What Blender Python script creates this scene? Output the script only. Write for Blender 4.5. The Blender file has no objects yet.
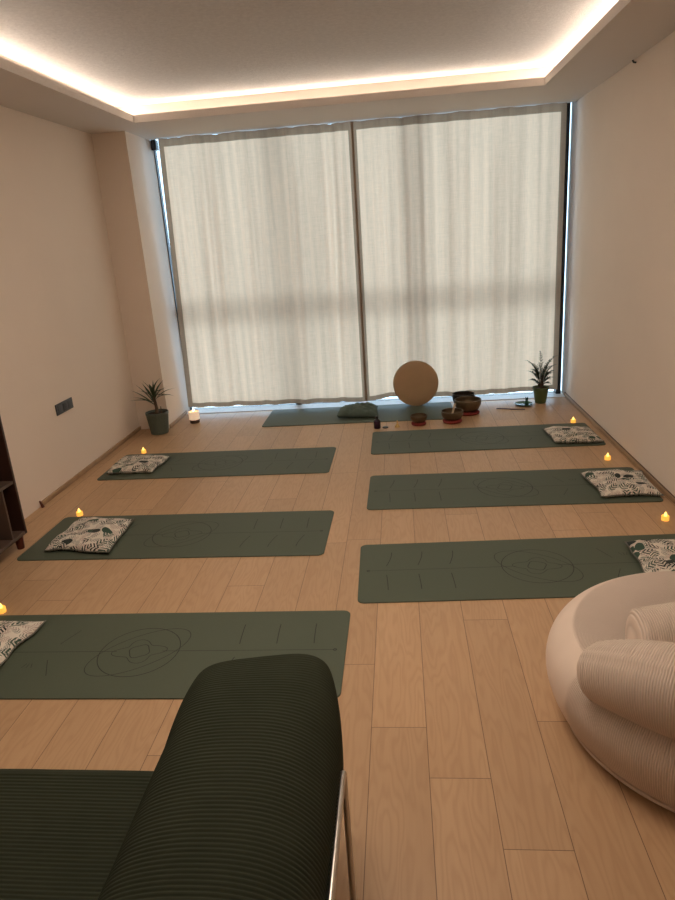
import bpy, bmesh, math, random
from mathutils import Vector, Matrix, noise as mnoise
random.seed(7)
PI = math.pi
S = bpy.context.scene
COL = S.collection
R = math.radians

# ------------------------------------------------------------------ camera
CAM_H = 1.708
yaw, pitch, roll, FPX = R(-6.033), R(-17.858), R(-4.126), 666.26
fwd = Vector((math.sin(yaw)*math.cos(pitch), math.cos(yaw)*math.cos(pitch), math.sin(pitch)))
rt = Vector((math.cos(yaw), -math.sin(yaw), 0)); up = rt.cross(fwd)
r2 = math.cos(roll)*rt + math.sin(roll)*up
u2 = -math.sin(roll)*rt + math.cos(roll)*up
cd = bpy.data.cameras.new('camera'); cam = bpy.data.objects.new('camera', cd); COL.objects.link(cam)
m = Matrix.Identity(4)
for i in range(3):
    m[i][0] = r2[i]; m[i][1] = u2[i]; m[i][2] = -fwd[i]
m[2][3] = CAM_H
cam.matrix_world = m
cd.sensor_fit = 'VERTICAL'; cd.sensor_height = 36.0; cd.lens = FPX/900*36; cd.clip_start = .02
S.camera = cam
S.view_settings.view_transform = 'Standard'; S.view_settings.look = 'None'
S.view_settings.gamma = 1; S.view_settings.use_curve_mapping = False
S.view_settings.exposure = 0.0

# ------------------------------------------------------------------ materials
def srgb(r, g, b):
    f = lambda c: ((c/255+.055)/1.055)**2.4 if c/255 > .04045 else c/255/12.92
    return (f(r), f(g), f(b), 1)

class MT:
    def __init__(s, name):
        s.m = bpy.data.materials.new(name); s.m.use_nodes = True
        s.t = s.m.node_tree; s.N = s.t.nodes; s.L = s.t.links
        s.b = s.N['Principled BSDF']; s.out = s.N['Material Output']
    def n(s, typ, **kw):
        nd = s.N.new(typ)
        for k, v in kw.items():
            if k.startswith('i_'):
                key = k[2:]
                nd.inputs[int(key) if key.isdigit() else key].default_value = v
            else: setattr(nd, k, v)
        return nd
    def l(s, a, b): s.L.new(a, b)
    def math(s, op, a, b=None, c=None):
        nd = s.N.new('ShaderNodeMath'); nd.operation = op
        for i, v in enumerate((a, b, c)):
            if v is None: continue
            if hasattr(v, 'links'): s.l(v, nd.inputs[i])
            else: nd.inputs[i].default_value = v
        return nd.outputs[0]
    def mix(s, f, a, b, blend='MIX'):
        nd = s.N.new('ShaderNodeMix'); nd.data_type = 'RGBA'; nd.blend_type = blend
        for sock, v in ((nd.inputs[0], f), (nd.inputs[6], a), (nd.inputs[7], b)):
            if hasattr(v, 'links'): s.l(v, sock)
            else: sock.default_value = v
        return nd.outputs[2]
    def ramp(s, f, stops):
        nd = s.N.new('ShaderNodeValToRGB'); s.l(f, nd.inputs[0])
        e = nd.color_ramp.elements
        while len(e) < len(stops): e.new(.5)
        for k, (p, c) in zip(e, stops): k.position = p; k.color = c
        return nd.outputs[0]
    def set(s, **kw):
        for k, v in kw.items():
            s.b.inputs[k.replace('_', ' ')].default_value = v
        return s
    def bump(s, h, strength=.3, dist=.01):
        nd = s.N.new('ShaderNodeBump'); nd.inputs['Strength'].default_value = strength
        nd.inputs['Distance'].default_value = dist
        s.l(h, nd.inputs['Height']); s.l(nd.outputs[0], s.b.inputs['Normal'])

def plain(name, col, rough=.6, metal=0, nscale=30, var=.12, bump=.0, **kw):
    """solid colour with a little mottling and optional fine bump"""
    t = MT(name); t.b.inputs['Roughness'].default_value = rough; t.b.inputs['Metallic'].default_value = metal
    tc = t.n('ShaderNodeTexCoord'); nz = t.n('ShaderNodeTexNoise', i_Scale=nscale, i_Detail=4.0)
    t.l(tc.outputs['Object'], nz.inputs['Vector'])
    c2 = (col[0]*(1-var), col[1]*(1-var), col[2]*(1-var), 1)
    c1 = (min(1, col[0]*(1+var)), min(1, col[1]*(1+var)), min(1, col[2]*(1+var)), 1)
    t.l(t.mix(nz.outputs[0], c2, c1), t.b.inputs['Base Color'])
    if bump: t.bump(nz.outputs[0], bump, .003)
    for k, v in kw.items(): t.b.inputs[k.replace('_', ' ')].default_value = v
    return t.m

def emit(name, col, strength):
    t = MT(name); t.set(Base_Color=col, Emission_Color=col, Emission_Strength=strength, Roughness=.5)
    return t.m

M = {}
M['wall'] = plain('wall_paint', (.87, .75, .645, 1), .75, nscale=2.5, var=.03)
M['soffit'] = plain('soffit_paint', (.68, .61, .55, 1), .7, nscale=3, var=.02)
def ceiling_mat():
    t = MT('rough_ceiling_plaster'); t.set(Roughness=.9)
    tc = t.n('ShaderNodeTexCoord')
    a = t.n('ShaderNodeTexNoise', i_Scale=34.0, i_Detail=8.0, i_Roughness=.8); t.l(tc.outputs['Object'], a.inputs[0])
    b = t.n('ShaderNodeTexNoise', i_Scale=2.0, i_Detail=3.0); t.l(tc.outputs['Object'], b.inputs[0])
    c = t.mix(a.outputs[0], (.52, .52, .545, 1), (1.0, 1.0, 1.0, 1))
    t.l(t.mix(t.math('MULTIPLY', b.outputs[0], .18), c, (.55, .52, .52, 1)), t.b.inputs['Base Color'])
    t.bump(a.outputs[0], .75, .012); return t.m
M['ceiling'] = ceiling_mat()

def floor_mat():
    t = MT('oak_laminate')
    uv = t.n('ShaderNodeUVMap', uv_map='plank'); at = t.n('ShaderNodeAttribute', attribute_name='rnd')
    rnd = at.outputs['Fac']
    sx = t.n('ShaderNodeSeparateXYZ'); t.l(uv.outputs[0], sx.inputs[0])
    u, v = sx.outputs[0], sx.outputs[1]
    cx = t.n('ShaderNodeCombineXYZ')
    t.l(t.math('MULTIPLY', u, 8.0), cx.inputs[0]); t.l(t.math('MULTIPLY', v, 1.1), cx.inputs[1]); t.l(t.math('MULTIPLY', rnd, 37.0), cx.inputs[2])
    # cathedral grain: contour lines of a stretched low-frequency noise
    n1 = t.n('ShaderNodeTexNoise', i_Scale=1.5, i_Detail=2.0, i_Roughness=.5); t.l(cx.outputs[0], n1.inputs[0])
    rings = t.math('SINE', t.math('MULTIPLY', n1.outputs[0], 70.0))
    rings = t.math('POWER', t.math('MULTIPLY_ADD', rings, .5, .5), 2.0)
    cx2 = t.n('ShaderNodeCombineXYZ')
    t.l(t.math('MULTIPLY', u, 120.0), cx2.inputs[0]); t.l(t.math('MULTIPLY', v, 5.0), cx2.inputs[1]); t.l(t.math('MULTIPLY', rnd, 11.0), cx2.inputs[2])
    n2 = t.n('ShaderNodeTexNoise', i_Scale=1.0, i_Detail=4.0, i_Roughness=.6); t.l(cx2.outputs[0], n2.inputs[0])
    n3 = t.n('ShaderNodeTexNoise', i_Scale=.8, i_Detail=2.0); t.l(cx.outputs[0], n3.inputs[0])
    base = t.mix(n3.outputs[0], (.50, .315, .175, 1), (.62, .41, .24, 1))
    base = t.mix(t.math('MULTIPLY', rings, .26), base, (.38, .215, .11, 1))
    base = t.mix(t.math('MULTIPLY', n2.outputs[0], .30), base, (.35, .205, .11, 1))
    tone = t.math('MULTIPLY_ADD', rnd, .13, .95)
    hs = t.n('ShaderNodeHueSaturation'); t.l(base, hs.inputs['Color']); t.l(tone, hs.inputs['Value'])
    # joints
    pw = t.n('ShaderNodeAttribute', attribute_name='plen')
    du = t.math('MINIMUM', u, t.math('SUBTRACT', .198, u))
    dv = t.math('MINIMUM', v, t.math('SUBTRACT', pw.outputs['Fac'], v))
    d = t.math('MINIMUM', du, dv)
    line = t.math('LESS_THAN', d, .0013)
    t.l(t.mix(t.math('MULTIPLY', line, .75), hs.outputs[0], (.08, .04, .02, 1)), t.b.inputs['Base Color'])
    t.set(Roughness=.42, Specular_IOR_Level=.42)
    h = t.math('SUBTRACT', t.math('MULTIPLY', n2.outputs[0], .15), t.math('MULTIPLY', line, 1.0))
    t.bump(h, .25, .002); return t.m
M['floor'] = floor_mat()
M['skirting'] = plain('light_oak_trim', (.40, .26, .15, 1), .5, nscale=12, var=.2)
M['dark_gap'] = plain('brown_trim', (.13, .08, .05, 1), .6)
M['frame'] = plain('dark_aluminium', (.025, .03, .04, 1), .4, .3)
M['sill'] = plain('pale_threshold', (.88, .89, .90, 1), .5)

def glass_mat():
    t = MT('window_glass'); t.N.remove(t.b)
    tr = t.n('ShaderNodeBsdfTransparent'); gl = t.n('ShaderNodeBsdfGlossy', i_Roughness=.02)
    fr = t.n('ShaderNodeFresnel', i_IOR=1.45); mx = t.n('ShaderNodeMixShader')
    t.l(fr.outputs[0], mx.inputs[0]); t.l(tr.outputs[0], mx.inputs[1]); t.l(gl.outputs[0], mx.inputs[2])
    t.l(mx.outputs[0], t.out.inputs[0]); return t.m
M['glass'] = glass_mat()

def cloth_mat(name, diff, trans, fac):
    t = MT(name); t.N.remove(t.b)
    tc = t.n('ShaderNodeTexCoord')
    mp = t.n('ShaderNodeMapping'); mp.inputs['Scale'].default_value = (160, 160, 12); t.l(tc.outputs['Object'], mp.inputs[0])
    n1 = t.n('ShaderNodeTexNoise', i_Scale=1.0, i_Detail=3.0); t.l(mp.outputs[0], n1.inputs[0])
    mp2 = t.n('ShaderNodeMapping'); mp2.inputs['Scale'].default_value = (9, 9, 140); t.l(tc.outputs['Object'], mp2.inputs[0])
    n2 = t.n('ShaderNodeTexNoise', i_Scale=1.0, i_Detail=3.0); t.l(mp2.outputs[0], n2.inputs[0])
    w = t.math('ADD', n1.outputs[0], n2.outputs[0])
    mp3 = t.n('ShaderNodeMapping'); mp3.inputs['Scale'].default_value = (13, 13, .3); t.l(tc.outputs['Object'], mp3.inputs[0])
    n3 = t.n('ShaderNodeTexNoise', i_Scale=1.0, i_Detail=3.0); t.l(mp3.outputs[0], n3.inputs[0])  # tall vertical streaks put fold shading into the cloth colour
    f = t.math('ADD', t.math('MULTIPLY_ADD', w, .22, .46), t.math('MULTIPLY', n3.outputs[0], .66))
    d = t.n('ShaderNodeBsdfDiffuse'); tr = t.n('ShaderNodeBsdfTranslucent')
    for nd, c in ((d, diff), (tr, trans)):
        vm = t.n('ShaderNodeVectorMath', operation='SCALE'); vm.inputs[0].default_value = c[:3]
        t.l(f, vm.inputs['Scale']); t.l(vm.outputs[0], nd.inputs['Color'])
    mx = t.n('ShaderNodeMixShader', i_0=fac); t.l(d.outputs[0], mx.inputs[1]); t.l(tr.outputs[0], mx.inputs[2])
    t.l(mx.outputs[0], t.out.inputs[0]); return t.m
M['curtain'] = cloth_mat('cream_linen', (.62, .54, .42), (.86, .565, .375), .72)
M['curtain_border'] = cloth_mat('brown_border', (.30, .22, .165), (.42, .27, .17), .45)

def cord(name, c_lo, c_hi, rough=.9, pitch=None, sheen=.3, bump=.8, groove_dark=.38):
    """corduroy: fine nap noise, ribs from the 'rib' UV when pitch is None else none (ribs in the mesh)"""
    t = MT(name); tc = t.n('ShaderNodeTexCoord')
    nz = t.n('ShaderNodeTexNoise', i_Scale=7.0, i_Detail=4.0); t.l(tc.outputs['Object'], nz.inputs[0])
    c = t.mix(nz.outputs[0], c_lo, c_hi)
    uv = t.n('ShaderNodeUVMap', uv_map='rib'); sx = t.n('ShaderNodeSeparateXYZ'); t.l(uv.outputs[0], sx.inputs[0])
    s_ = t.math('MULTIPLY_ADD', t.math('SINE', t.math('MULTIPLY', sx.outputs[0], 2*PI)), .5, .5)
    s_ = t.math('POWER', s_, .6)
    s_ = t.math('MAXIMUM', s_, sx.outputs[1])
    groove = t.math('SUBTRACT', 1.0, s_)
    t.l(t.mix(t.math('MULTIPLY', groove, groove_dark), c, (c_lo[0]*.35, c_lo[1]*.33, c_lo[2]*.3, 1)), t.b.inputs['Base Color'])
    t.set(Roughness=rough, Sheen_Weight=sheen, Sheen_Roughness=.5, Specular_IOR_Level=.2)
    t.b.inputs['Sheen Tint'].default_value = c_hi
    t.bump(s_, bump, .004); return t.m
M['green_cord'] = cord('dark_green_corduroy', (.024, .030, .017, 1), (.040, .047, .029, 1), sheen=.06, bump=.5)
M['cream_cord'] = cord('cream_corduroy', (.76, .62, .52, 1), (.86, .715, .61, 1), sheen=.25, bump=.85, groove_dark=.27)
M['cream_plain'] = plain('cream_velour', (.70, .57, .47, 1), .85, var=.06)
M['chrome'] = plain('brushed_steel', (.55, .52, .48, 1), .28, 1.0, var=.05)

M['mat'] = plain('mat_green_rubber', (.078, .098, .066, 1), .62, nscale=220, var=.10, bump=.15)
M['mat_line'] = plain('mat_engraving', (.020, .026, .019, 1), .7)

def print_mat():
    t = MT('leaf_print_cotton')
    uv = t.n('ShaderNodeUVMap', uv_map='uv'); oi = t.n('ShaderNodeObjectInfo')
    off = t.n('ShaderNodeVectorMath', operation='ADD'); t.l(uv.outputs[0], off.inputs[0])
    cb = t.n('ShaderNodeCombineXYZ'); t.l(t.math('MULTIPLY', oi.outputs['Random'], 9.0), cb.inputs[0]); t.l(t.math('MULTIPLY', oi.outputs['Random'], 23.0), cb.inputs[1])
    t.l(cb.outputs[0], off.inputs[1])
    def layer(scale, freq, radius, shift):
        v0 = t.n('ShaderNodeVectorMath', operation='MULTIPLY_ADD'); t.l(off.outputs[0], v0.inputs[0])
        v0.inputs[1].default_value = (scale,)*3; v0.inputs[2].default_value = (shift, shift*1.7, 0)
        vo = t.n('ShaderNodeTexVoronoi', voronoi_dimensions='2D', i_Scale=1.0); t.l(v0.outputs[0], vo.inputs['Vector'])
        p = t.n('ShaderNodeVectorMath', operation='SUBTRACT'); t.l(v0.outputs[0], p.inputs[0]); t.l(vo.outputs['Position'], p.inputs[1])
        sc = t.n('ShaderNodeSeparateColor'); t.l(vo.outputs['Color'], sc.inputs[0])
        ro = t.n('ShaderNodeVectorRotate', rotation_type='Z_AXIS'); t.l(p.outputs[0], ro.inputs['Vector']); t.l(t.math('MULTIPLY', sc.outputs[0], 6.28), ro.inputs['Angle'])
        s = t.n('ShaderNodeSeparateXYZ'); t.l(ro.outputs[0], s.inputs[0])
        ax = t.math('ABSOLUTE', s.outputs[0])
        st = t.math('SINE', t.math('MULTIPLY', t.math('ADD', t.math('MULTIPLY', ax, .9), s.outputs[1]), freq))
        # leaf outline: ellipse in local frame
        e = t.math('ADD', t.math('POWER', t.math('DIVIDE', ax, radius*.62), 2.0), t.math('POWER', t.math('DIVIDE', t.math('ABSOLUTE', s.outputs[1]), radius), 2.0))
        inside = t.math('LESS_THAN', e, 1.0)
        leaf = t.math('MULTIPLY', t.math('GREATER_THAN', st, .05), inside)
        return leaf, inside, sc
    base = (.74, .68, .59, 1)
    l2, in2, sc2 = layer(24.0, 22.0, .62, 3.1)
    pink = t.mix(t.math('GREATER_THAN', sc2.outputs[1], .5), (.42, .30, .26, 1), (.16, .17, .15, 1))
    c = t.mix(t.math('MULTIPLY', l2, .8), base, pink)
    l1, in1, sc1 = layer(15.0, 21.0, .60, 0.0)
    dark = t.mix(t.math('GREATER_THAN', sc1.outputs[2], .5), (.022, .030, .026, 1), (.035, .075, .05, 1))
    full = t.math('MULTIPLY', t.math('LESS_THAN', sc1.outputs[1], .14), in1)
    shape = t.math('MAXIMUM', l1, full)
    on = t.math('LESS_THAN', sc1.outputs[0], .85)
    t.l(t.mix(t.math('MULTIPLY', shape, on), c, dark), t.b.inputs['Base Color'])
    t.set(Roughness=.85); return t.m
M['print'] = print_mat()
M['piping'] = plain('edge_shade', (.16, .155, .13, 1), .8)  # dark tone puts the shade along the cushion's lower edge into colour
M['green_cloth'] = plain('green_cloth', (.095, .13, .105, 1), .9, nscale=60, var=.15, bump=.2)
M['pot_grey'] = plain('grey_green_pot', (.095, .125, .105, 1), .5)
M['pot_green'] = plain('olive_green_pot', (.085, .12, .045, 1), .5)
M['soil'] = plain('soil', (.03, .02, .014, 1), .95, bump=.8)
M['leaf'] = plain('dark_green_leaf', (.035, .065, .025, 1), .45)
M['leaf2'] = plain('fern_leaf', (.03, .055, .025, 1), .5)
M['stem'] = plain('brown_stem', (.10, .065, .04, 1), .8)
M['skin'] = plain('drum_skin', (.50, .335, .19, 1), .55, nscale=7, var=.10)
M['drumwood'] = plain('dark_drum_wood', (.06, .035, .022, 1), .5)
M['bronze'] = plain('hammered_bronze', (.16, .115, .07, 1), .42, .75, nscale=60, var=.2, bump=.4)
M['bronze_dark'] = plain('dark_bronze', (.055, .042, .034, 1), .45, .6, nscale=60, var=.2, bump=.4)
M['red'] = plain('red_cloth', (.22, .025, .02, 1), .8)
M['mallet'] = plain('pale_wood', (.62, .48, .32, 1), .5)
M['purple'] = plain('dark_purple_glass', (.035, .012, .03, 1), .2)
M['black'] = plain('black_plastic', (.012, .012, .013, 1), .4)
M['brass'] = plain('brass', (.62, .42, .16, 1), .35, .8)
M['jade'] = plain('dark_green_ceramic', (.02, .075, .05, 1), .25)
M['incense'] = plain('dark_stick', (.05, .03, .05, 1), .5)
M['walnut'] = plain('dark_walnut', (.042, .017, .011, 1), .42, nscale=9, var=.35)
M['walnut_edge'] = plain('walnut_edge', (.10, .062, .045, 1), .5, nscale=9, var=.25)
M['mahogany'] = plain('mahogany_leg', (.11, .022, .012, 1), .35, nscale=14, var=.25)
M['charcoal'] = plain('charcoal_plate', (.05, .05, .052, 1), .4)
M['wax'] = plain('white_wax', (.85, .78, .68, 1), .4, Subsurface_Weight=.0)
M['teal_cup'] = plain('tea_light_shell', (.85, .72, .45, 1), .5)
M['flame'] = emit('yellow_led_flame', (1, .66, .16, 1), 2.4)
M['shell'] = emit('glowing_wax_shell', (1, .52, .08, 1), .85)
M['cflame'] = emit('candle_flame', (1, .62, .25, 1), 22)
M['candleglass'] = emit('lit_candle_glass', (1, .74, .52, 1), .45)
M['led'] = emit('warm_led', (1, .85, .70, 1), 31)
M['panel'] = emit('lamp_diffuser', (1, .83, .67, 1), 8.4)

# ------------------------------------------------------------------ mesh helpers
def link(name, bm, mats, parent=None, smooth=True, angle=None):
    me = bpy.data.meshes.new(name)
    bmesh.ops.recalc_face_normals(bm, faces=bm.faces)
    bm.to_mesh(me); bm.free()
    if not isinstance(mats, (list, tuple)): mats = [mats]
    for x in mats: me.materials.append(M[x])
    if smooth:
        me.polygons.foreach_set('use_smooth', [True]*len(me.polygons))
        me.set_sharp_from_angle(angle=R(angle or 35))
    o = bpy.data.objects.new(name, me); COL.objects.link(o)
    if parent: o.parent = parent
    return o
def tag(o, label=None, cat=None, group=None, kind=None):
    if label: o['label'] = label
    if cat: o['category'] = cat
    if group: o['group'] = group
    if kind: o['kind'] = kind
    return o
def thing(name, label, cat, loc=(0, 0, 0), rz=0, group=None):
    o = bpy.data.objects.new(name, None); COL.objects.link(o)
    o.location = loc; o.rotation_euler = (0, 0, rz); o.empty_display_size = .05
    return tag(o, label, cat, group)
def copy_tree(o, parent=None):
    c = o.copy(); COL.objects.link(c)
    if parent: c.parent = parent
    for ch in list(o.children): copy_tree(ch, c)
    return c
def box(bm, x0, y0, z0, x1, y1, z1, bev=0, mi=0):
    vs = [bm.verts.new((x, y, z)) for x in (x0, x1) for y in (y0, y1) for z in (z0, z1)]
    fs = [bm.faces.new([vs[i] for i in q]) for q in ((0, 1, 3, 2), (4, 6, 7, 5), (0, 4, 5, 1), (2, 3, 7, 6), (0, 2, 6, 4), (1, 5, 7, 3))]
    for f in fs: f.material_index = mi
    if bev:
        es = list({e for f in fs for e in f.edges})
        bmesh.ops.bevel(bm, geom=es, offset=bev, segments=3, profile=.6, affect='EDGES')
def BM(): return bmesh.new()
def boxo(name, x0, y0, z0, x1, y1, z1, mat, parent=None, bev=0):
    bm = BM(); box(bm, x0, y0, z0, x1, y1, z1, bev); return link(name, bm, mat, parent)
def lathe(bm, prof, seg=40, c=(0, 0, 0), mi=0, ribs=0, ramp=0):
    rings = []
    for r, z in prof:
        ring = []
        for k in range(seg):
            a = 2*PI*k/seg; rr = r*(1+ramp*math.cos(ribs*a)) if ribs else r
            ring.append(bm.verts.new((c[0]+rr*math.cos(a), c[1]+rr*math.sin(a), c[2]+z)))
        rings.append(ring)
    for a, b in zip(rings, rings[1:]):
        for k in range(seg):
            f = bm.faces.new((a[k], a[(k+1) % seg], b[(k+1) % seg], b[k])); f.material_index = mi
    for ring in (rings[0], rings[-1]):
        f = bm.faces.new(ring); f.material_index = mi
def tube(bm, pts, rad, seg=12, mi=0, cap=True):
    pts = [Vector(p) for p in pts]; rad = rad if isinstance(rad, (list, tuple)) else [rad]*len(pts)
    rings = []; prev = None
    for i, p in enumerate(pts):
        d = (pts[min(i+1, len(pts)-1)]-pts[max(i-1, 0)]).normalized()
        if prev is None:
            n = d.cross(Vector((0, 0, 1)));
            if n.length < .05: n = d.cross(Vector((1, 0, 0)))
        else: n = prev - d*prev.dot(d)
        n.normalize(); prev = n; b = d.cross(n)
        rings.append([bm.verts.new(p+rad[i]*(math.cos(2*PI*k/seg)*n+math.sin(2*PI*k/seg)*b)) for k in range(seg)])
    for a, b in zip(rings, rings[1:]):
        for k in range(seg):
            bm.faces.new((a[k], a[(k+1) % seg], b[(k+1) % seg], b[k])).material_index = mi
    if cap: bm.faces.new(rings[0]); bm.faces.new(rings[-1])
def round_path(pts, r, n=6):
    """polyline with rounded corners"""
    pts = [Vector(p) for p in pts]; out = [pts[0]]
    for a, b, c in zip(pts, pts[1:], pts[2:]):
        d1 = (a-b).normalized(); d2 = (c-b).normalized()
        p1 = b+d1*r; p2 = b+d2*r
        for k in range(n+1):
            t = k/n; out.append((1-t)**2*p1+2*t*(1-t)*b+t*t*p2)
    out.append(pts[-1]); return out

# ------------------------------------------------------------------ room shell
XL, XR, YB, YG, ZS, ZC = -2.614, 1.643, -1.6, 6.90, 2.69, 2.85
YS = 6.80     # end of soffit; the curtain pocket is behind it
def struct(o, **k): o['kind'] = 'structure'; return o
# floor: one mesh of planks
bm = BM(); uvl = bm.loops.layers.uv.new('plank'); rl = bm.faces.layers.float.new('rnd'); pl = bm.faces.layers.float.new('plen')
known = {-2: 2.36, -1: 1.988, 0: 1.754, 1: 1.493, 2: 2.02}
PWD, PLN, X0 = .198, 1.19, .039
for k in range(-14, 9):
    xa = X0+k*PWD; xb = xa+PWD
    if xb < XL-.01 or xa > XR+.01: continue
    j0 = known.get(k, random.uniform(0, PLN)) % PLN
    y = -PLN*2+j0-PLN
    while y < 7.2:
        y1 = y+PLN; vs = [bm.verts.new((a, b, 0)) for a, b in ((xa, y), (xb, y), (xb, y1), (xa, y1))]
        f = bm.faces.new(vs); f[rl] = random.random(); f[pl] = PLN
        for lp, uv in zip(f.loops, ((0, 0), (PWD, 0), (PWD, PLN), (0, PLN))): lp[uvl].uv = uv
        y = y1
# trim to the room
for co, no in (((XL-.1, 0, 0), (-1, 0, 0)), ((XR+.1, 0, 0), (1, 0, 0)), ((0, YB-.05, 0), (0, -1, 0)), ((0, 7.0, 0), (0, 1, 0))):
    bmesh.ops.bisect_plane(bm, geom=bm.verts[:]+bm.edges[:]+bm.faces[:], plane_co=co, plane_no=no, clear_outer=True)
fl = link('floor', bm, 'floor', smooth=False); struct(fl)
T = .1
struct(boxo('wall_left', XL-T, YB, -.02, XL, YG+.1, 3.0, 'wall'))
struct(boxo('wall_right', XR, YB, -.02, XR+T, 6.93, 3.0, 'wall'))
struct(boxo('wall_back', XL-T, YB-T, -.02, XR+T, YB, 3.0, 'wall'))
struct(boxo('wall_column', XL, 6.19, 0, -2.308, 6.93, ZS, 'wall'))
# ceiling: soffit ring, lips, recess, upper slab
TX0, TX1, TY0, TY1 = -2.09, 1.18, -.55, 5.85     # tray opening (inner face of the lip)
D = .185; LT = 2.747
soffit = BM()
t_ = .014
box(soffit, XL, YB, ZS, TX0-t_, YS, ZS+.02); box(soffit, TX1+t_, YB, ZS, XR, YS, ZS+.02)
box(soffit, TX0-t_, TY1+t_, ZS, TX1+t_, YS, ZS+.02); box(soffit, TX0-t_, YB, ZS, TX1+t_, TY0-t_, ZS+.02)
box(soffit, TX0-t_, TY0-t_, ZS, TX0, TY1+t_, LT); box(soffit, TX1, TY0-t_, ZS, TX1+t_, TY1+t_, LT)
box(soffit, TX0, TY1, ZS, TX1, TY1+t_, LT); box(soffit, TX0, TY0-t_, ZS, TX1, TY0, LT)
# recess back walls
box(soffit, TX0-D-.03, TY0-D, ZS+.01, TX0-D, TY1+D, ZC); box(soffit, TX1+D, TY0-D, ZS+.01, TX1+D+.03, TY1+D, ZC)
box(soffit, TX0-D, TY1+D, ZS+.01, TX1+D, TY1+D+.03, ZC); box(soffit, TX0-D, TY0-D-.03, ZS+.01, TX1+D, TY0-D, ZC)
# pocket end over the curtain
box(soffit, XL, YS-.012, ZS+.02, XR, YS, 2.86)
so = link('ceiling', soffit, 'soffit', smooth=False); struct(so)
cs = boxo('ceiling_slab', XL-T, YB-T, ZC, XR+T, YG+.1, ZC+.1, 'ceiling'); cs.parent = so
# warm LED strip lying in the recess
bm = BM()
o_ = D-.004; a0, a1, b0, b1 = TX0-o_, TX1+o_, TY0-o_, TY1+o_; za, zb_ = ZS+.024, ZS+.050
for p, q in (((a0, b0), (a0, b1)), ((a0, b1), (a1, b1)), ((a1, b1), (a1, b0)), ((a1, b0), (a0, b0))):
    bm.faces.new([bm.verts.new(v) for v in ((*p, za), (*q, za), (*q, zb_), (*p, zb_))])
led = link('led_strip', bm, 'led', smooth=False)
tag(led, 'warm white light strip glowing in the ceiling recess', 'light strip')

# large flat ceiling lamp mounted in the tray over the mats (the light that reaches the lip faces and the floor)
t = thing('ceiling_lamp', 'square flat ceiling lamp in the middle of the recessed ceiling', 'lamp', (-.45, 2.35, ZC))
bm = BM(); box(bm, -.62, -.62, -.045, .62, .62, 0, .006); link('housing', bm, 'sill', t)
bm = BM(); box(bm, -.59, -.59, -.052, .59, .59, -.0455, .003); link('diffuser', bm, 'panel', t)

# window: frame, mullions, panes
def window():
    w = bpy.data.objects.new('window_1', None); COL.objects.link(w); struct(w)
    y0, y1 = 6.88, 6.94; zt = 2.84
    f = BM()
    box(f, -2.308, y0, 0, -2.298, y1, zt); box(f, 1.566, y0-.05, 0, 1.612, y1, zt)
    box(f, -2.298, 6.90, .0, XR, y1, .007); box(f, -2.298, y0, 2.80, XR, y1, zt)
    box(f, -1.135, y0, 0, -1.075, y1, zt); box(f, .155, y0, 0, .215, y1, zt)
    box(f, -2.298, y0, 1.01, 1.57, y1, 1.075)
    link('window_frame', f, 'frame', w, smooth=False)
    xs = [-2.298, -1.135, -1.075, .155, .215, 1.568]
    for i in range(3):
        for za, zb in ((.012, 1.01), (1.075, 2.80)):
            boxo('window_pane', xs[2*i], 6.905, za, xs[2*i+1], 6.911, zb, 'glass', w)
    boxo('window_pane', 1.612, 6.905, .012, XR, 6.911, 2.80, 'glass', w)
    boxo('corner_bracket', -2.300, 6.80, 2.60, -2.250, 6.875, 2.69, 'frame', w, bev=.004)
    boxo('window_sill', -2.308, 6.712, 0, XR, 6.90, .006, 'sill', w)
    return w
window()
# skirting
sk = BM(); box(sk, XL, 4.24, 0, XL+.014, 6.19, .035, .003)
struct(link('baseboard_left', sk, 'skirting'))
sk = BM(); box(sk, XR-.013, YB, 0, XR, 6.78, .030, .003); box(sk, XR-.005, YB, .030, XR, 6.78, .036, mi=1)
struct(link('baseboard_right', sk, ['skirting', 'dark_gap']))
sk = BM(); box(sk, -2.308, 6.19, 0, -2.297, 6.74, .035, .003)
struct(link('trim_1', sk, 'skirting'))
# small dark peg leaning at the foot of the left wall
bm = BM(); tube(bm, [(-2.588, 4.212, 0.0), (-2.600, 4.206, .052)], [.012, .006], 8)
tag(link('peg', bm, 'mahogany'), 'tiny dark brown peg at the foot of the left wall', 'peg')
bm = BM(); tube(bm, [(1.642, 5.19, 2.665), (1.625, 5.19, 2.668), (1.618, 5.19, 2.682)], .006, 8)
tag(link('wall_hook', bm, 'black'), 'tiny black hook high on the right wall below the ceiling', 'hook')

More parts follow.
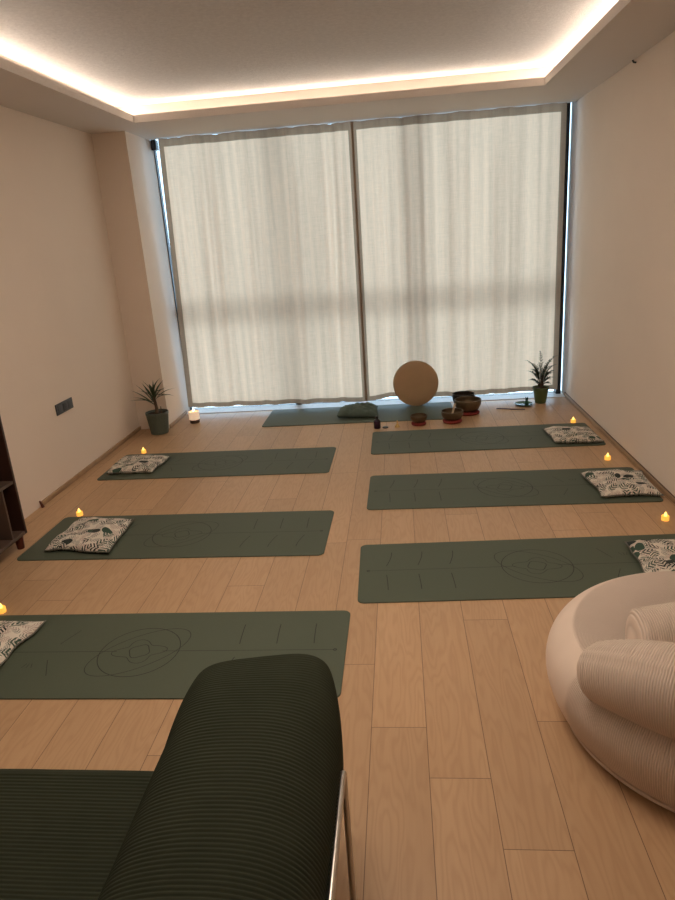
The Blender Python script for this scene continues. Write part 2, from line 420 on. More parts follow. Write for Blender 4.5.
# ------------------------------------------------------------------ curtains
def curtain(label, xt0, xt1, xb0, xb1, ztop, zbot, seed):
    rnd = random.Random(seed)
    waves = [(rnd.uniform(.9, 1.3), 2*PI/rnd.uniform(.30, .48), rnd.uniform(0, 6.3)), (.8, 2*PI/rnd.uniform(.15, .21), rnd.uniform(0, 6.3)),
             (.5, 2*PI/rnd.uniform(.085, .12), rnd.uniform(0, 6.3))]
    nu, nv = 260, 90
    root = thing('curtain', label, 'curtain', ((xt0+xt1)/2, 6.72, 0), 0, 'cream linen curtains')
    def P(u, v):
        x = (xt0+(xt1-xt0)*u)*v+(xb0+(xb1-xb0)*u)*(1-v)
        s = u*(xt1-xt0)
        n = mnoise.noise((s*2.1, v*.9, seed))
        g = sum(a*math.sin(k*(s+.02*n+.015*math.sin(3*v+seed))+p) for a, k, p in waves)
        edge = min(1, min(u, 1-u)*8)
        amp = .017*(.55+.45*mnoise.noise((s*1.3, v*.7+5, seed+3))+.25)
        y = g*amp*(.35+.65*edge)*(.55+.45*math.sin(PI*min(1, v*1.0+.0)))+.006*n
        zb = zbot(u)
        z = zb+(ztop-zb)*v
        if v > .985: z += .003*math.sin(s*17+seed)+.0015*math.sin(s*53)
        if v < .02: z += .004*math.sin(s*23+seed)
        return (x-(xt0+xt1)/2, y, z)
    bw = .047
    us = sorted(set([i/nu for i in range(nu+1)]+[bw/(xt1-xt0), 1-bw/(xt1-xt0)]))
    vs = sorted(set([i/nv for i in range(nv+1)]+[.018, .973, .996]))
    vlo, vhi = .018, .973
    ulo, uhi = bw/(xt1-xt0), 1-bw/(xt1-xt0)
    for nm, mat, test in (('cloth', 'curtain', lambda u, v: ulo < u < uhi and vlo < v < vhi),
                          ('border', 'curtain_border', lambda u, v: not (ulo < u < uhi and vlo < v < vhi))):
        bm = BM(); G = {}
        def V(i, j):
            if (i, j) not in G: G[i, j] = bm.verts.new(P(us[i], vs[j]))
            return G[i, j]
        for i in range(len(us)-1):
            for j in range(len(vs)-1):
                if test((us[i]+us[i+1])/2, (vs[j]+vs[j+1])/2):
                    bm.faces.new((V(i, j), V(i+1, j), V(i+1, j+1), V(i, j+1)))
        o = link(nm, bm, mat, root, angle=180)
        if nm == 'border': o['label'] = 'brown cloth border'
    return root
curtain('left cream linen curtain panel with brown border, behind green bolster and candle', -2.195, -.352, -2.268, -.362, 2.682, lambda u: .072-.022*u, 2.0)
curtain('right cream linen curtain panel with brown border, behind the round drum', -.372, 1.555, -.385, 1.553, 2.684,
        lambda u: .048+.035*math.exp(-((u-.18)/.12)**2)+.03*u, 9.0)

# ------------------------------------------------------------------ yoga mats
ML, MW, MTK = 1.85, .63, .006
def ribbon(bm, pts, w, z, mi, closed=False):
    pts = [Vector((p[0], p[1])) for p in pts]; n = len(pts); L = []
    for i, p in enumerate(pts):
        a = pts[(i-1) % n] if (closed or i > 0) else p; b = pts[(i+1) % n] if (closed or i < n-1) else p
        d = (b-a).normalized(); nn = Vector((-d.y, d.x))*w/2
        L.append((bm.verts.new((*(p+nn), z)), bm.verts.new((*(p-nn), z))))
    for i in range(n if closed else n-1):
        a, b = L[i], L[(i+1) % n]
        bm.faces.new((a[1], b[1], b[0], a[0])).material_index = mi
def mat_mesh(pattern=True, tilt=1, r=.035):
    bm = BM(); ring = []
    for cx, cy, a0 in ((ML/2-r, MW/2-r, 0), (-ML/2+r, MW/2-r, 90), (-ML/2+r, -MW/2+r, 180), (ML/2-r, -MW/2+r, 270)):
        for k in range(9):
            a = R(a0+k*90/8); ring.append((cx+r*math.cos(a), cy+r*math.sin(a)))
    lo = [bm.verts.new((x, y, 0)) for x, y in ring]; mid = [bm.verts.new((x, y, MTK-.0015)) for x, y in ring]
    hi = [bm.verts.new((x*(1-.0016), y*(1-.0045), MTK)) for x, y in ring]; n = len(ring)
    for A, B in ((lo, mid), (mid, hi)):
        for k in range(n): bm.faces.new((A[k], A[(k+1) % n], B[(k+1) % n], B[k]))
    bm.faces.new(hi); bm.faces.new(lo[::-1])
    if pattern:
        z = MTK+.0004; w = .0040
        E = lambda a, b, t, n=64, f=None: [((a*math.cos(q)*math.cos(t)-b*math.sin(q)*math.sin(t)), (a*math.cos(q)*math.sin(t)+b*math.sin(q)*math.cos(t))) for q in [2*PI*k/n for k in range(n)]]
        ribbon(bm, E(.180, .180, 0), w, z, 1, True)
        ribbon(bm, E(.238, .122, R(38)*tilt), w*.85, z, 1, True)
        def lob(rad, k4, t0): return [(rad*(1+k4*math.cos(4*q))*math.cos(q+t0), rad*(1+k4*math.cos(4*q))*math.sin(q+t0)*1.0) for q in [2*PI*k/96 for k in range(96)]]
        ribbon(bm, [(x*1.22, y*.86) for x, y in lob(.083, .24, R(10)*tilt)], w*.8, z, 1, True)
        ribbon(bm, lob(.046, -.09, R(25)*tilt), w, z, 1, True)
        ribbon(bm, [(.105, 0), (ML/2-.055, 0)], w*.8, z, 1); ribbon(bm, [(-.105, 0), (-ML/2+.09, 0)], w*.8, z, 1)
        ribbon(bm, [(.006*math.cos(q)+ML/2-.048, .006*math.sin(q)) for q in [2*PI*k/12 for k in range(12)]], .006, z, 1, True)
        for i, x in enumerate((.445, .613, .780)):
            for s in (1, -1):
                ribbon(bm, [(x-(.006 if s > 0 else .030)*math.sin(t*PI/2), s*(.048+.155*t)) for t in [k/8 for k in range(9)]], w, z, 1)
        for s in (1, -1):
            ribbon(bm, [(-.40+.05*t, s*(.06+.11*t)) for t in (0, .5, 1)], w*.8, z, 1)
        # small leaf-like emblem by the cushion end
        for k in (-1, 0, 1): ribbon(bm, [(-.47+.012*k, -.085), (-.47+.022*k, -.115)], w*.6, z, 1)
    return bm
MATS = {'R1': (-.257, 2.837, 1.328), 'R2': (-.2606, 3.9795, -.328), 'R3': (-.2734, 5.1096, .391),
        'L1': (-2.1354, 2.1441, -.079), 'L2': (-2.3263, 3.3784, -.702), 'L3': (-2.4267, 4.7302, -.516), 'B': (-1.3671, 6.0734, -.084)}
ML_LAB = {'R1': 'green yoga mat nearest on the right, running behind the cream round lounge chair',
          'R2': 'middle green yoga mat of the right row', 'R3': 'farthest green yoga mat of the right row, beside the singing bowls',
          'L1': 'nearest left green yoga mat with a clearly engraved circle, behind the dark sofa',
          'L2': 'second green yoga mat from the sofa in the left row', 'L3': 'left row green yoga mat nearest the potted plant and curtain',
          'B': 'green yoga mat lying crosswise right along the curtain, under the drum'}
meshes = {}
for k, (x, y, a) in MATS.items():
    key = (k != 'B', k[0] == 'R')
    if key not in meshes:
        o = link('yoga_mat', mat_mesh(k != 'B', -1 if k[0] == 'R' else 1), ['mat', 'mat_line']); meshes[key] = o.data
    else: o = bpy.data.objects.new('yoga_mat', meshes[key]); COL.objects.link(o)
    a = R(a); c = Vector((x, y))+Matrix.Rotation(a, 2)@Vector((ML/2, MW/2))
    if k == 'B': c.x += .006
    o.location = (c.x, c.y, .0005); o.rotation_euler = (0, 0, a+(PI if k[0] == 'R' else 0))
    tag(o, ML_LAB[k], 'yoga mat', 'green yoga mats')

# ------------------------------------------------------------------ cushions
def pillow(name, label, corners, h, mat, z0, seed, group=None, pinch=.05, edge='piping', wr=1.0):
    """corners NL, NR, FR, FL on the floor plan; a soft filled square pillow"""
    C = [Vector(c) for c in corners]; c0 = sum(C, Vector((0, 0)))/4
    root = thing(name, label, 'cushion', (c0.x, c0.y, z0), 0, group)
    n = 44; bm = BM(); uvl = bm.loops.layers.uv.new('uv'); top = {}; bot = {}; UV = {}
    def P(u, v, side):
        # u, v in -1..1, edges pulled in between the corners
        pu = u*(1-pinch*(1-v*v)); pv = v*(1-pinch*(1-u*u))
        a, b = (pu+1)/2, (pv+1)/2
        p = C[0]*(1-a)*(1-b)+C[1]*a*(1-b)+C[2]*a*b+C[3]*(1-a)*b-c0
        p = p+Vector((mnoise.noise((u*1.6, v*1.6, seed+7)), mnoise.noise((u*1.6+9, v*1.6, seed+7))))*.022
        e = max(0, (1-abs(u)**2.6))*max(0, (1-abs(v)**2.6)); e = e**.45
        w = mnoise.noise((u*2.2+seed, v*2.2, seed))*.34+mnoise.noise((u*4.5+seed, v*4.5, 2+seed))*.16*wr
        rim = math.sin((math.atan2(v, u))*9+seed)*.05*(1-e)
        if side: z = h*(.30+.70*e*(1+w)+rim*(1-abs(e)))
        else: z = h*.30*(1-e**.35)
        return (p.x, p.y, max(z, 0.0))
    for i in range(n+1):
        for j in range(n+1):
            u = -1+2*i/n; v = -1+2*j/n
            top[i, j] = bm.verts.new(P(u, v, 1)); UV[top[i, j]] = ((u+1)*.2, (v+1)*.2)
            if 0 < i < n and 0 < j < n: bot[i, j] = bm.verts.new(P(u, v, 0)); UV[bot[i, j]] = ((u+1)*.2, (v+1)*.2)
            else: bot[i, j] = top[i, j]
    for i in range(n):
        for j in range(n):
            for g, f in ((top, 1), (bot, -1)):
                q = [g[i, j], g[i+1, j], g[i+1, j+1], g[i, j+1]]
                fc = bm.faces.new(q[::f])
                for lp in fc.loops: lp[uvl].uv = UV[lp.vert]
    rim_pts = [top[i, 0].co.copy() for i in range(n)]+[top[n, j].co.copy() for j in range(n)]+[top[n-i, n].co.copy() for i in range(n)]+[top[0, n-j].co.copy() for j in range(n+1)]
    o = link('cover', bm, mat, root, angle=180)
    if edge:
        bm = BM(); tube(bm, rim_pts, .0035, 6, cap=False); link('piping', bm, edge, root)  # rim tube, its dark tone stands for shade at the edge
    return root
Z1 = MTK+.001
CUS = [
 ('leaf print cushion on the nearest left mat, beside the dark sofa', [(-2.20, 2.27), (-1.80, 2.24), (-1.765, 2.69), (-2.20, 2.69)], .052),
 ('leaf print cushion on second left mat, tilted with green leaf spots', [(-2.19, 3.47), (-1.765, 3.42), (-1.785, 3.895), (-2.185, 3.93)], .058),
 ('leaf print cushion on the left mat nearest the plant', [(-2.39, 4.83), (-1.99, 4.82), (-1.975, 5.21), (-2.40, 5.25)], .060),
 ('leaf print cushion half hidden by the cream round lounge chair', [(1.14, 2.96), (1.53, 2.96), (1.55, 3.39), (1.155, 3.385)], .058),
 ('leaf print cushion on the middle mat of the right row', [(1.225, 4.04), (1.60, 4.02), (1.60, 4.45), (1.205, 4.47)], .060),
 ('leaf print cushion on the farthest right mat by the bowls', [(1.19, 5.17), (1.565, 5.145), (1.55, 5.55), (1.17, 5.58)], .055)]
for i, (lab, cs_, h) in enumerate(CUS):
    pillow('floor_cushion', lab, cs_, h, 'print', Z1, 1.7*i+.5, 'leaf print cushions on the mats')
pillow('floor_cushion', 'plain dark green cushion on the mat along the curtain', [(-.64, 6.23), (-.245, 6.215), (-.25, 6.56), (-.62, 6.56)], .088, 'green_cloth', Z1, 11.3, None, .03, None, 2.2)

# ------------------------------------------------------------------ LED tea lights
def tea_light():
    root = thing('tea_light', 'x', 'tea light')
    bm = BM(); lathe(bm, [(.0, 0), (.0205, 0), (.0215, .004), (.0215, .026), (.019, .029), (.012, .026), (0, .025)][1:], 20); link('shell', bm, 'shell', root)
    bm = BM(); lathe(bm, [(.0055, .024), (.0085, .031), (.008, .038), (.004, .047), (.0008, .053)], 14); link('flame', bm, 'flame', root)
    return root
proto = tea_light()
for i, (x, y, lab) in enumerate([
    (-2.072, 2.815, 'lit tea light above the nearest left mat, at the left picture edge'),
    (-2.234, 4.045, 'lit tea light behind the tilted cushion on the second left mat'),
    (-2.285, 5.41, 'lit tea light behind the left cushion nearest the plant'),
    (1.493, 3.705, 'lit tea light between the nearest and middle right mats'),
    (1.484, 4.79, 'lit tea light between the middle and farthest right mats'),
    (1.483, 5.79, 'lit tea light behind the farthest right cushion, near the curtain')]):
    o = proto if i == 0 else copy_tree(proto)
    o.location = (x, y, 0); o.rotation_euler[2] = i; tag(o, lab, 'tea light', 'lit tea lights on the floor')

# candle
t = thing('candle', 'white candle in a cup with a lit flame at the foot of the curtain', 'candle', (-2.10, 6.36, 0))
bm = BM(); lathe(bm, [(.045, 0), (.048, .004), (.048, .032), (.046, .034)], 28); link('base', bm, 'walnut_edge', t)
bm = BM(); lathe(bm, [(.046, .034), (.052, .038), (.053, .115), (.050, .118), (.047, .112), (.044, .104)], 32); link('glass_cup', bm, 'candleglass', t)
bm = BM(); lathe(bm, [(.002, .104), (.002, .118)], 8); link('wick', bm, 'black', t)
bm = BM(); lathe(bm, [(.002, .116), (.007, .124), (.006, .134), (.001, .150)], 12); link('flame', bm, 'cflame', t)

# ------------------------------------------------------------------ drum
t = thing('frame_drum', 'round frame drum with tan skin leaning on the right curtain', 'drum', (.140, 6.600, .0085))
Rr = .226
def disc_prof(bm, prof, seg=64):   # axis along local y
    rings = [[bm.verts.new((r*math.cos(2*PI*k/seg), y, r*math.sin(2*PI*k/seg)+Rr)) for k in range(seg)] for r, y in prof]
    for a, b in zip(rings, rings[1:]):
        for k in range(seg): bm.faces.new((a[k], a[(k+1) % seg], b[(k+1) % seg], b[k]))
    return rings
bm = BM(); rg = disc_prof(bm, [(Rr-.012, .05), (Rr, .05), (Rr, .004), (Rr-.003, 0.002), (Rr-.012, .003), (Rr-.012, .05)]); hoop = link('hoop', bm, 'drumwood', t)
bm = BM(); rg = disc_prof(bm, [(Rr+.0012, .022), (Rr+.0012, .002), (Rr-.004, -.0015), (Rr*.6, -.001), (.02, -.001)]); bm.faces.new(rg[-1]); link('skin', bm, 'skin', t)
t.rotation_euler = (R(-4.5), 0, R(3))

# ------------------------------------------------------------------ singing bowls
def bowl(label, x, y, r, h, mat, ring=True, mallet=False, tilt=0):
    t = thing('singing_bowl', label, 'bowl', (x, y, 0), random.random()*6, 'singing bowls by the curtain')
    zc = .022 if ring else 0
    if ring:
        bm = BM(); lathe(bm, [(r*.50, .004), (r*.60, 0), (r*.82, .003), (r*.88, .014), (r*.80, .027), (r*.62, .030), (r*.50, .022)], 36); link('ring_cushion', bm, 'red', t)
    pr = [(.02, 0), (r*.50, 0), (r*.80, h*.22), (r*.97, h*.60), (r*1.0, h*.86), (r*.975, h), (r*.93, h), (r*.94, h*.82), (r*.90, h*.58), (r*.74, h*.26), (r*.45, h*.09), (.02, h*.08)]
    bm = BM(); lathe(bm, pr, 44); b = link('bowl', bm, mat, t); b.location = (0, 0, zc)
    return t
bowl('smallest bronze singing bowl on a red ring cushion', .140, 5.935, .078, .068, 'bronze')
bowl('medium bronze singing bowl with a pale mallet in it, on red cushion', .448, 5.975, .102, .085, 'bronze')
bowl('largest bronze singing bowl, in front of the dark bowl', .617, 6.25, .127, .118, 'bronze')
bowl('dark singing bowl nearest the curtain, behind the largest bowl', .600, 6.50, .110, .138, 'bronze_dark', False)
bm = BM(); tube(bm, [(.425, 5.955, .040), (.448, 5.975, .075), (.478, 6.01, .165)], [.008, .008, .010], 10)
tag(link('mallet', bm, 'mallet'), 'pale wooden mallet standing in the medium singing bowl', 'mallet')

t = thing('bottle', 'small dark purple bottle standing beside the green cushion', 'bottle', (-.240, 5.875, 0))
bm = BM(); lathe(bm, [(.030, 0), (.032, .004), (.032, .066), (.026, .078), (.014, .086)], 24); link('body', bm, 'purple', t)
bm = BM(); lathe(bm, [(.0145, .080), (.0145, .112), (.012, .115)], 18); link('cap', bm, 'black', t)
bm = BM(); lathe(bm, [(.026, 0), (.028, .003), (.026, .008), (.01, .011)], 24)
o = link('lid_disc', bm, 'black'); o.location = (-.166, 5.878, 0); tag(o, 'small flat black disc lying right of the purple bottle', 'lid')
t = thing('hand_bell', 'tiny brass bell-shaped ornament standing between the bottle and smallest bowl', 'bell', (-.056, 5.89, 0))
bm = BM(); lathe(bm, [(.026, 0), (.024, .006), (.014, .022), (.010, .030), (.004, .033)], 20); link('bell_cup', bm, 'brass', t)
bm = BM(); lathe(bm, [(.004, .032), (.006, .040), (.0035, .048), (.007, .056), (.002, .062)], 12); link('handle', bm, 'brass', t)

# incense dish with a little figure
t = thing('incense_dish', 'dark green round dish beside the right potted plant', 'dish', (1.178, 6.47, 0))
bm = BM(); lathe(bm, [(.050, 0), (.082, .008), (.088, .018), (.084, .019), (.070, .011), (.02, .009)], 36); link('dish', bm, 'jade', t)
t = thing('figurine', 'tiny dark green cat figure sitting on the green dish', 'figurine', (1.205, 6.465, .010))
bm = BM(); lathe(bm, [(.010, 0), (.021, .003), (.022, .018), (.014, .036), (.010, .042)], 18)
lathe(bm, [(.004, .038), (.013, .042), (.015, .052), (.011, .061), (.003, .064)], 16)
link('body', bm, 'jade', t)
for s in (-1, 1):
    bm = BM(); lathe(bm, [(.006, 0), (.003, .010), (.0005, .016)], 8, (s*.0095, 0, .058)); link('ear', bm, 'jade', t)
bm = BM(); box(bm, -.135, -.012, 0, .135, .012, .005, .002); box(bm, -.125, -.002, .005, .10, .002, .008)
o = link('incense_holder', bm, 'incense'); o.location = (1.03, 6.33, 0); o.rotation_euler = (0, 0, R(-18)); tag(o, 'thin dark incense holder strip on floor left of green dish', 'incense holder')

# ------------------------------------------------------------------ plants
def leaf(bm, base, az, el, length, width, droop, n=7, mi=0):
    """a pointed blade with a fold along its middle"""
    d = Vector((math.cos(az), math.sin(az), 0)); s = Vector((-d.y, d.x, 0)); p = Vector(base); e = el; rows = []
    for i in range(n+1):
        t = i/n; w = width*math.sin(PI*min(1, (t*.86+.10)))**.8*(1-t**4)
        up_ = Vector((0, 0, 1))*math.cos(e)-d*math.sin(e)
        rows.append((bm.verts.new(p+s*w+up_*w*.35), bm.verts.new(p), bm.verts.new(p-s*w+up_*w*.35)))
        p = p+(d*math.cos(e)+Vector((0, 0, 1))*math.sin(e))*length/n; e -= droop/n
    for a, b in zip(rows, rows[1:]):
        for k in range(2): bm.faces.new((a[k], a[k+1], b[k+1], b[k])).material_index = mi
t = thing('potted_plant', 'potted plant with long arching leaves in ribbed grey-green pot by column', 'plant', (-2.352, 6.03, 0))
bm = BM(); lathe(bm, [(.070, 0), (.082, .004), (.105, .190), (.108, .194), (.108, .214), (.102, .214), (.098, .19), (.02, .185)], 96, ribs=24, ramp=.012); link('pot', bm, 'pot_grey', t)
bm = BM(); lathe(bm, [(.099, .186), (.09, .197), (.02, .204)], 24); link('soil', bm, 'soil', t)
bm = BM(); tube(bm, [(0, 0, .19), (.004, 0, .25), (-.004, 0, .33), (-.01, 0, .40)], [.017, .015, .012, .008], 10)
tube(bm, [(.055, -.03, .19), (.058, -.03, .27)], [.006, .004], 8); link('stem', bm, 'stem', t)
bm = BM(); rr = random.Random(4)
spec = [(178, 46, .25, .5), (165, 30, .23, .7), (186, 60, .24, .4), (150, 62, .22, .5), (95, 82, .20, .3), (200, 22, .21, .6), (20, 50, .22, 1.2), (-15, 62, .20, 1.1),
        (5, 35, .19, 1.4), (60, 65, .20, .9), (240, 50, .2, .9), (280, 60, .2, 1.0), (310, 48, .2, 1.2), (120, 40, .2, .8), (-5, 15, .12, .8), (215, 70, .17, .5), (340, 75, .18, 1.0), (40, 20, .12, .5)]
for i, (az, el, ln, dr) in enumerate(spec):
    leaf(bm, (-.006, 0, .27+.008*i*.9), R(az), R(el), ln*1.12, .0145, dr*.8)
link('leaves', bm, 'leaf', t)

t = thing('potted_plant', 'small feathery potted plant in an olive green pot at right window corner', 'plant', (1.350, 6.53, 0))
bm = BM(); lathe(bm, [(.045, 0), (.052, .004), (.073, .136), (.079, .138), (.079, .160), (.072, .160), (.070, .142), (.02, .140)], 40); link('pot', bm, 'pot_green', t)
bm = BM(); lathe(bm, [(.070, .141), (.05, .150), (.02, .152)], 20); link('soil', bm, 'soil', t)
st = BM(); fo = BM(); rr = random.Random(12)
fr = [(90, 86, .40), (10, 82, .37), (180, 80, .34), (45, 78, .33), (220, 74, .28), (330, 76, .31), (160, 70, .24), (20, 68, .24), (270, 72, .22), (250, 80, .33), (120, 76, .30),
      (300, 62, .18), (60, 64, .18), (200, 60, .17), (0, 60, .18), (180, 58, .16), (30, 84, .24), (150, 82, .22), (210, 76, .2), (350, 74, .2), (240, 55, .14), (310, 52, .14), (80, 70, .18), (190, 84, .30), (280, 86, .26)]
for az, el, ln in fr:
    a = R(az); d = Vector((math.cos(a), math.sin(a)*(.45 if math.sin(a) > 0 else 1), 0))*.68; e = R(el); p = Vector((d.x*.012, d.y*.012, .148)); pts = [p.copy()]; N = 12
    for i in range(N):
        p = p+(d*math.cos(e)+Vector((0, 0, 1))*math.sin(e))*ln/N; e -= R(2.5+i*.5); pts.append(p.copy())
        if i > N*.28:
            L_ = .052*math.sin(PI*min(1, .25+.7*i/N))
            for s in (-1, 1):
                leaf(fo, p, a+s*R(58), e+R(rr.uniform(-15, 15)), L_, .0062, .5, 4)
    leaf(fo, p, a, e, .04, .004, .4, 4)
    tube(st, pts, [.0035]*4+[.002]*(N-3), 6)
link('stem', st, 'stem', t); link('foliage', fo, 'leaf2', t)

# ------------------------------------------------------------------ outlet
t = thing('wall_outlet', 'dark grey triple socket plate on the left wall', 'outlet', (XL, 4.82, .59))
bm = BM(); box(bm, 0, -.132, -.042, .010, .132, .042, .003); link('plate', bm, 'charcoal', t)
for dy in (-.08, 0, .08):
    bm = BM(); box(bm, .010, dy-.030, -.028, .013, dy+.030, .028, .001)
    if dy > -.05:
        lathe_c = (0, 0, 0)
        for s in (-1, 1): box(bm, .0125, dy+s*.009-.003, -.003, .0135, dy+s*.009+.003, .003)
    link('socket', bm, 'black' if dy == 0 else 'charcoal', t)

# ------------------------------------------------------------------ bookshelf at the left wall
t = thing('bookshelf', 'dark brown wooden open shelf unit against the left wall', 'shelf', (-2.472, 3.02, 0))
xa, xb = -.125, .124; ya, yb = -.62, .577; zb, zt = .085, 1.18
boxo('side_panel', xa, yb-.020, zb, xb, yb, zt, 'walnut', t, .002); boxo('side_panel', xa, ya, zb, xb, ya+.020, zt, 'walnut', t, .002)
boxo('back_panel', xa, ya+.020, zb+.02, xa+.008, yb-.020, zt-.02, 'walnut', t)
boxo('top', xa, ya, zt, xb, yb, zt+.022, 'walnut', t, .002)
boxo('bottom', xa, ya+.020, zb, xb, yb-.020, zb+.022, 'walnut_edge', t, .002)
boxo('shelf', xa+.008, ya+.020, .418, xb-.004, yb-.020, .436, 'walnut_edge', t, .002)
boxo('shelf', xa+.008, ya+.020, .80, xb-.004, yb-.020, .818, 'walnut_edge', t, .002)
boxo('divider', xa+.008, .425, zb+.022, xb-.004, .441, .418, 'walnut_edge', t, .002)
for x in (xa+.04, xb-.035):
    for y in (ya+.05, yb-.045):
        bm = BM(); lathe(bm, [(.020, 0), (.022, .003), (.026, .07), (.030, .086)], 20, (x, y, 0)); link('leg', bm, 'mahogany', t)

# ------------------------------------------------------------------ dark green corduroy sofa
sofa = thing('sofa', 'dark green corduroy sofa with a thin steel leg frame in the foreground', 'sofa', (-1.16, .85, 0))
ox, oy = -1.16, .85
PITCH = .0110
def ribz(y): return (abs(math.sin(PI*y/PITCH)))**.7
def arm(cx, name, flip):
    """pillow arm: ribbed rings across, axis along y"""
    bm = BM(); y0, y1 = .28, 1.585; step = PITCH/6; n = int((y1-y0)/step); rings = []; seg = 72
    for i in range(n+1):
        y = y0+(y1-y0)*i/n
        te = max(0, (y-(y1-.30))/.30); tb = max(0, ((y0+.16)-y)/.16)
        k = (1-.17*te**2.2)*(1-.16*tb**2.2)
        cap = 1.0
        if y > y1-.04: q = (y-(y1-.04))/.04; cap = max(.02, (1-q**2.6))**.5
        if y < y0+.05: q = ((y0+.05)-y)/.05; cap = max(.02, (1-q**2.3))**.5
        hw = 0.223*k*(.80+.20*cap) if cap > .15 else 0.223*k*cap*5.5
        hh = .182*(1-.16*te**1.5)*(.70+.30*cap) if cap > .15 else .182*(.84)*cap*5
        zc = .452+.004*math.sin(y*5)
        d = 0.0031*(ribz(y)-.5)*min(1, cap*1.2)
        ring = []
        for s in range(seg):
            a = 2*PI*s/seg; ca, sa = math.cos(a), math.sin(a); p = 2/(2.5+2.2*te)
            wob = 1+.018*mnoise.noise((ca*1.5, sa*1.5+cx, y*3.5))
            x = math.copysign(abs(ca)**p, ca)*(hw*wob+d); z = math.copysign(abs(sa)**p, sa)*(hh*wob+d)
            # crown leans: highest at the outer side near the front
            ring.append(bm.verts.new((cx+x-.014*te*te-ox, y-oy-.035*(-x/.2+.3)*te*te*(1 if te > .6 else te/.6), zc+z-.012*te*(ca < 0)*abs(ca))))
        rings.append(ring)
    for a, b in zip(rings, rings[1:]):
        for k in range(seg): bm.faces.new((a[k], a[(k+1) % seg], b[(k+1) % seg], b[k]))
    bm.faces.new(rings[0]); bm.faces.new(rings[-1])
    o = link(name, bm, 'green_cord', sofa, angle=180)
arm(-.408, 'armrest', 1); arm(-1.93, 'armrest', -1)
def seat(name, x0, x1, y0, y1, z0, z1, r):
    """box cushion; profile in y-z swept along x with ribs running along x"""
    pts = []
    def add(y, z, ny, nz, s): pts.append((y, z, ny, nz, s))
    s = 0; st = PITCH/6
    y = y0+r
    while y < y1-r: add(y, z1, 0, 1, y); y += st
    for k in range(13):
        a = PI/2-PI/2*k/12; add(y1-r+r*math.cos(a), z1-r+r*math.sin(a), math.cos(a), math.sin(a), y1-r+r*(PI/2-a))
    z = z1-r-st; base = y1-r+r*PI/2
    while z > z0+r: add(y1, z, 1, 0, base+(z1-r-z)); z -= st
    for a in (0, 30, 60, 90): add(y1-r+r*math.cos(R(a)), z0+r-r*math.sin(R(a)), math.cos(R(a)), -math.sin(R(a)), 0)
    for a in (90, 60, 30, 0): add(y0+r-r*math.cos(R(a)), z0+r-r*math.sin(R(a)), -math.cos(R(a)), -math.sin(R(a)), 0)
    for a in (0, 30, 60): add(y0+r-r*math.cos(R(a)), z1-r+r*math.sin(R(a)), -math.cos(R(a)), math.sin(R(a)), 0)
    bm = BM(); nx = 24; rows = []
    for i in range(nx+1):
        x = x0+(x1-x0)*i/nx; e = min(i, nx-i)/nx; rr_ = []
        for (y, z, ny, nz, s) in pts:
            d = 0.0031*(ribz(s)-.5) if s else 0
            d += .006*mnoise.noise((x*3, y*3, z*3))-.010*max(0, 1-e*24)
            rr_.append(bm.verts.new((x-ox, y+ny*d-oy, z+nz*d)))
        rows.append(rr_)
    n = len(pts)
    for a, b in zip(rows, rows[1:]):
        for k in range(n): bm.faces.new((a[k], b[k], b[(k+1) % n], a[(k+1) % n]))
    bm.faces.new(rows[0]); bm.faces.new(rows[-1])
    link(name, bm, 'green_cord', sofa, angle=180)
seat('seat', -1.715, -.592, .36, 1.352, .24, .425, .035)
bm = BM(); box(bm, -1.72-ox, .22-oy, .26, -.59-ox, .36-oy, .78, .05); link('backrest', bm, 'green_cord', sofa)
def sled(x):
    bm = BM(); tube(bm, round_path([(x-ox, 1.275-oy, 0), (x-ox, 1.288-oy, .478), (x-ox, .36-oy, .478), (x-ox, .34-oy, 0)], .028), .0082, 14)
    link('leg_frame', bm, 'chrome', sofa)['label'] = 'steel tube leg frame'
sled(-.178); sled(-2.145)
bm = BM()
for y in (.42, 1.15): tube(bm, [(-2.05-ox, y-oy, .25), (-.27-ox, y-oy, .25)], .008, 10)
link('cross_bar', bm, 'chrome', sofa)

# ------------------------------------------------------------------ cream corduroy round lounge chair
PX, PY = 1.045, 2.03
pf = thing('lounge_chair', 'cream corduroy round bean bag lounge chair by the right wall', 'chair', (PX, PY, 0))
def ribgrid(bm, rows, closed, name, mat, parent, nrib, along='k', plain_sector=False):
    """rows: list of rings; rib UV runs around the ring ('k') or along the rows ('i')"""
    uvl = bm.loops.layers.uv.new('rib'); n = len(rows[0]); vs = [[bm.verts.new(p) for p in r] for r in rows]
    for i in range(len(rows)-1):
        for k in range(n if closed else n-1):
            q = ((i, k), (i, k+1), (i+1, k+1), (i+1, k)); f = bm.faces.new([vs[a][b % n] for a, b in q])
            for lp, (a, b) in zip(f.loops, q):
                lp[uvl].uv = (b/n*nrib, 1.0 if plain_sector and 60 <= b/n*180 <= 97 and a <= 37 else 0.0) if along == 'k' else (a/(len(rows)-1)*nrib, 0)
    return vs
prof = [(.40, 0), (.49, .004), (.525, .03), (.565, .09), (.590, .17), (.596, .235), (.580, .30), (.535, .355), (.46, .395), (.36, .415), (.24, .418), (.10, .412), (.01, .41)]
prof = [(a*.955, b*.86) for a, b in prof]
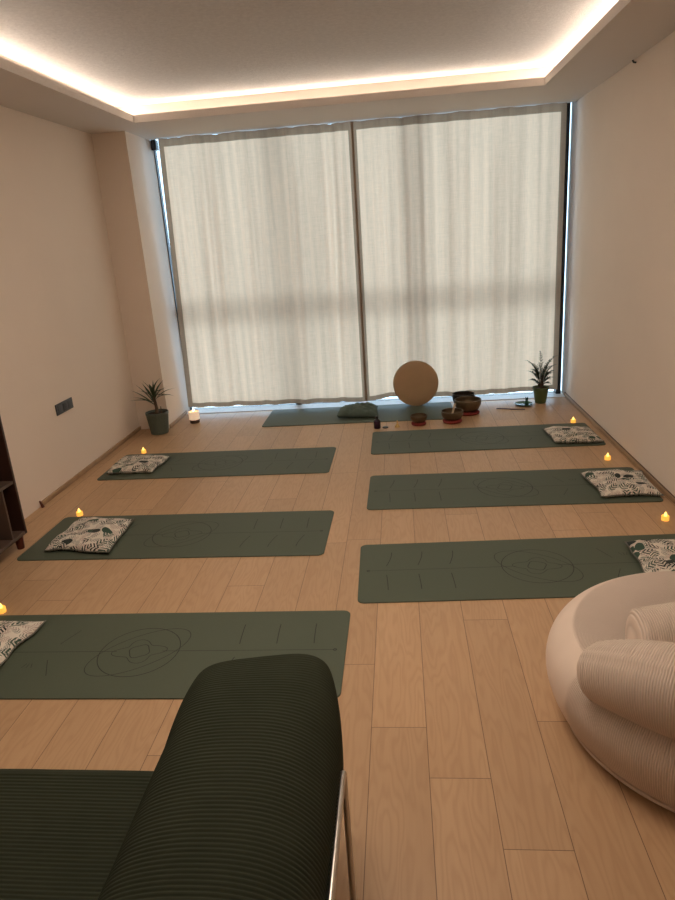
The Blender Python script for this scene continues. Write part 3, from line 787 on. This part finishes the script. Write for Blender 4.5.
# smooth the profile
def cr(P, m):
    out = []
    for i in range(len(P)-1):
        p0, p1, p2, p3 = (Vector(P[max(i-1, 0)]), Vector(P[i]), Vector(P[i+1]), Vector(P[min(i+2, len(P)-1)]))
        for k in range(m):
            t = k/m; out.append(.5*((2*p1)+(-p0+p2)*t+(2*p0-5*p1+4*p2-p3)*t*t+(-p0+3*p1-3*p2+p3)*t**3))
    out.append(Vector(P[-1])); return out
pp = cr(prof, 5); bm = BM(); rows = []
for q in pp:
    rows.append([(q.x*math.cos(2*PI*k/180)*(1+.008*mnoise.noise((math.cos(2*PI*k/180)*2, math.sin(2*PI*k/180)*2, q.y*4))), q.x*math.sin(2*PI*k/180), q.y) for k in range(180)])
vs = ribgrid(bm, rows, True, '', '', None, 500, 'k', True); bm.faces.new(vs[0]); link('base', bm, 'cream_cord', pf, angle=180)
bm = BM(); tube(bm, [(.505*math.cos(2*PI*k/96), .505*math.sin(2*PI*k/96), .022) for k in range(97)], .007, 8, cap=False)
link('piping', bm, 'cream_plain', pf)
# back roll, a horseshoe along the near rim
def roll_ring(c, d, rh, rv, seg=56, seam=True, ph=0):
    d = d.normalized(); sd = d.cross(Vector((0, 0, 1))).normalized(); up_ = sd.cross(d); out = []
    for k in range(seg):
        a = 2*PI*k/seg; p = 2/2.3
        x = math.copysign(abs(math.cos(a))**p, math.cos(a)); z = math.copysign(abs(math.sin(a))**p, math.sin(a))
        s = 1.0
        if seam:
            da = abs(((a-R(62)+PI) % (2*PI))-PI); s = 1+.035*math.exp(-(da/.06)**2)-.03*math.exp(-((da-.16)/.10)**2)
        out.append(tuple(c+sd*x*rh*s+up_*z*rv*s))
    return out
def horseshoe(a0, a1, n=150):
    rows = []; cs_ = []
    for i in range(n+1):
        t = i/n; a = R(a0+(a1-a0)*t); e = min(t, 1-t)
        rad = .520-.070*(1-(1-min(1, e*4))**2)
        g = min(1, e/.13); q_ = 1-(1-min(1, e*4))**2; th = .082+.050*q_
        cap = (1-(1-min(1, e/.035))**2.4)**.5 if e < .035 else 1
        z = .335+.060*(1-(1-min(1, e*4))**2)
        cs_.append((Vector((rad*math.cos(a), rad*math.sin(a), z)), th*max(cap, .04)))
    for i, (c, th) in enumerate(cs_):
        d = cs_[min(i+1, n)][0]-cs_[max(i-1, 0)][0]
        rows.append(roll_ring(c, d, th, th*.95))
    return rows
bm = BM(); rows = horseshoe(198, 349); vs = ribgrid(bm, rows, True, '', '', None, 180, 'i'); bm.faces.new(vs[0]); bm.faces.new(vs[-1])
link('backrest', bm, 'cream_cord', pf, angle=180)
# inner cushion leaning on the back roll
bm = BM(); rows = []
n = 90
for i in range(n+1):
    t = i/n; x = -.36+.74*t; e = min(t, 1-t)
    cap = (1-(1-min(1, e/.05))**2.6)**.40
    c = Vector((x, -.135-.02*math.cos(t*6.28), .420+.015*math.sin(PI*t))); rows.append(roll_ring(c, Vector((1, 0, 0)), .105*max(cap, .05), .105*max(cap, .05)*(1+.05*math.sin(PI*t)), 48, False))
vs = ribgrid(bm, rows, True, '', '', None, 104, 'i'); bm.faces.new(vs[0]); bm.faces.new(vs[-1])
link('back_cushion', bm, 'cream_cord', pf, angle=180)

# ------------------------------------------------------------------ daylight outside
w = bpy.data.worlds.new('overcast_daylight'); S.world = w; w.use_nodes = True
bg = w.node_tree.nodes['Background']; bg.inputs[0].default_value = (.53, .78, 1.0, 1); bg.inputs[1].default_value = 3.7
